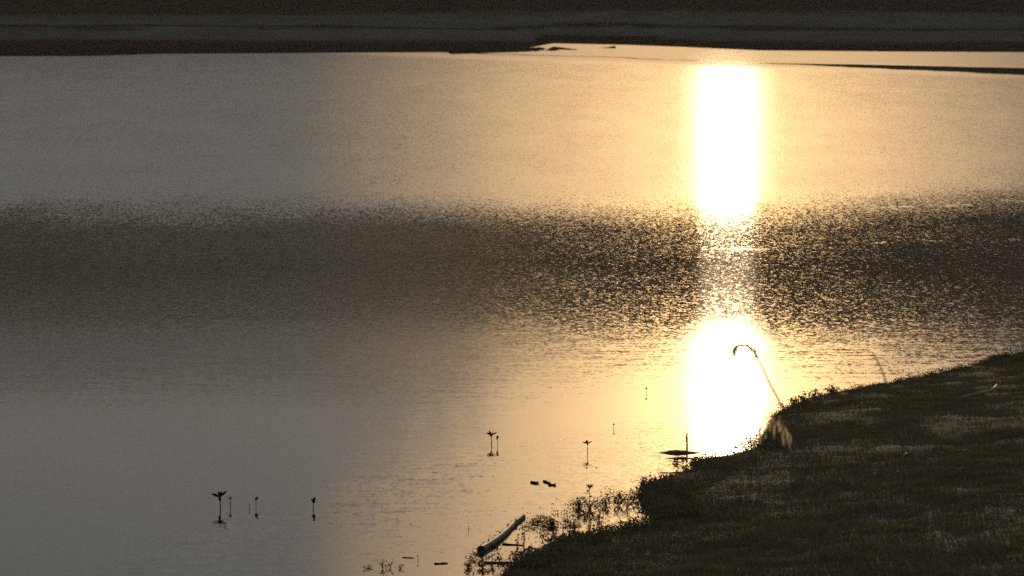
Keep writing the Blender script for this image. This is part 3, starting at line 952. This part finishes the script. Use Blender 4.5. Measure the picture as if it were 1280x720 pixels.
def reed(pix, dist, r, label, name='reed', head=None, mat=None, cat='reed'):
    """pix from tip down; the root runs on to the ground below the frame"""
    mat = mat or M_dry
    pts = [D(px, py, dist) for px, py in pix]
    d = (pts[-1] - pts[-2])
    root = pts[-1].copy()
    root.x += d.x / max(1e-6, -d.z) * 0.25
    gz = float(zat(np.array(root.x), np.array(dist)))
    root.z = gz - .02
    base = Vector((root.x, dist, gz))
    o = empty(name, base)
    path = [p - base for p in smooth_path(pts + [root], 36)]
    rad_ = [r * (.7 + .3 * i / 36) for i in range(37)]
    v, f = tube(path, rad_, 6)
    mesh_obj('stem', v, f, mat, o, smooth=True)
    if head:
        i0, i1, nfl, ln = head
        soup = []
        rs = random.Random(int(pix[0][0]))
        for k in range(nfl):
            q = rs.uniform(i0, i1); i = int(q)
            p = path[i].lerp(path[i + 1], q - i)
            tdir = (path[i] - path[i + 1]).normalized()
            dd = (tdir * rs.uniform(.6, 1.1) + Vector((rs.gauss(0, .30), rs.gauss(0, .3), rs.gauss(0, .22)))).normalized() * ln * rs.uniform(.5, 1)
            e = p + dd + Vector((0, 0, -.25 * ln))
            s_ = dd.cross(Vector((0, 1, 0.2))).normalized() * .0026
            soup.append(([p - s_, p + s_, e + s_ * .3, e - s_ * .3], [(0, 1, 2, 3)]))
        v, f = joinm(soup)
        mesh_obj('seed_head', v, f, M_plume, o)
        for (k0, k1, rm) in ((0, 3, .004), (8, 15, .006)):
            seg = path[k0:k1 + 1]
            v, f = tube(seg, [rm * (.35 + .65 * math.sin(math.pi * (i + .4) / (len(seg) - .2))) for i in range(len(seg))], 7, wob=.3)
            mesh_obj('sheath', v, f, M_plume, o)
        lp = [D(942, 428, dist) - base, D(943.5, 434, dist) - base, D(945, 442, dist) - base, D(951, 455, dist) - base]
        v, f = tube(lp, [.001, .003, .004, .003], 6)
        mesh_obj('leaf', v, f, M_dry, o)
    tag(o, label, cat)
    return o


reed([(918, 441), (920, 434), (925, 431), (934, 432), (943, 440), (951, 455), (962, 479), (975, 503), (1000, 552), (1030, 610), (1066, 680), (1090, 730)], 30, .0050,
     'bent dry reed with a drooping seed head against the sun glare', head=(0, 14, 150, .035))
reed([(1092, 443), (1099, 455), (1105, 470), (1110, 488), (1116, 510), (1124, 545), (1138, 600), (1150, 660), (1160, 730)], 29, .0048, 'thin arching reed stem crossing the bank edge right of the glare')
reed([(1146, 571), (1170, 592), (1197, 620), (1225, 660), (1262, 725)], 28, .0045, 'faint slanting reed stem low over the right part of the bank')
reed([(1105, 512), (1112, 530), (1123, 548), (1150, 585), (1185, 650), (1215, 725)], 28.5, .0050, 'short slanting reed stem beside the arching one')
reed([(982, 520), (1010, 557), (1045, 615), (1085, 690), (1105, 730)], 29.5, .0042, 'straight faint reed stem parallel to the bent reed')
reed([(1155, 600), (1152, 640), (1146, 690), (1142, 725)], 28, .0034, 'short upright reed stem over the lower bank')

# drooping plume glowing against the sun
base_d = 31.0
crown_p = D(968, 521, base_d)
gz = float(zat(np.array(crown_p.x + .2), np.array(base_d)))
o = empty('grass_plume', (crown_p.x + .2, base_d, gz))
bv = Vector((crown_p.x + .2, base_d, gz))
path = [p - bv for p in smooth_path([D(958, 524, base_d), D(968, 519, base_d), D(978, 530, base_d), D(996, 600, base_d), D(1015, 690, base_d), bv + Vector((0, 0, -.02))], 30)]
v, f = tube(path, [.0018 + .0016 * i / 30 for i in range(31)], 6)
mesh_obj('stem', v, f, M_dry, o, smooth=True)
rs = random.Random(5)
arc = [(946, 540), (951, 530), (959, 521), (968, 516), (976, 520), (982, 531), (986, 542)]
for k in range(26):
    u = (k + rs.uniform(-.4, .4)) / 25 * 6
    u = min(max(u, 0), 5.99); ia = int(u)
    px0 = arc[ia][0] + (arc[ia + 1][0] - arc[ia][0]) * (u - ia); py0 = arc[ia][1] + (arc[ia + 1][1] - arc[ia][1]) * (u - ia) + rs.uniform(-1, 9)
    px1 = px0 + (px0 - 970) * rs.uniform(.0, .25) + rs.uniform(-5, 3); py1 = py0 + rs.choice((9, 14, 20, 27)) * rs.uniform(.8, 1.2)
    dd_ = base_d + rs.uniform(-.1, .1)
    p0_, p1_ = D(px0, py0, dd_), D(px1, py1, dd_)
    mid = p0_.lerp(p1_, .5) + Vector((rs.uniform(-.006, .006), 0, .004))
    pp = smooth_path([p0_, mid, p1_], 8)
    wv = Vector((1, 0, .2)) * rs.uniform(.0012, .0032)
    vv, ff = [], []
    for i, p in enumerate(pp):
        wd = wv * (0.25 + 1.0 * math.sin(math.pi * (.05 + .9 * i / 8)) * (1 + .3 * rs.uniform(-1, 1)))
        vv += [p - bv - wd, p - bv + wd + Vector((0, .002, 0))]
        if i: ff.append((2 * i - 2, 2 * i - 1, 2 * i + 1, 2 * i))
    mesh_obj('spikelet', vv, ff, M_plume, o)
tag(o, 'drooping grass plume glowing orange at the edge of the sun glare', 'grass plume')

# ------------------------------------------------------------------ evening haze
hm, Nn, Ln = mat_new('evening_haze')
ho = Nn('ShaderNodeOutputMaterial')
pv = Nn('ShaderNodeVolumePrincipled')
pv.inputs['Color'].default_value = (0.95, 0.93, 0.9, 1)
pv.inputs['Density'].default_value = HAZE
pv.inputs['Anisotropy'].default_value = 0.45
Ln(pv.outputs[0], ho.inputs['Volume'])
hx, y0, y1, z0, z1 = 4600, -470, 5600, -16, 210
hv = [(a_, b_, c2_) for c2_ in (z0, z1) for a_, b_ in ((-hx, y0), (hx, y0), (hx, y1), (-hx, y1))]
hz = mesh_obj('haze', hv, [(3, 2, 1, 0), (4, 5, 6, 7), (0, 1, 5, 4), (1, 2, 6, 5), (2, 3, 7, 6), (3, 0, 4, 7)], hm)
tag(hz, 'thin evening haze over the lake', kind='stuff')
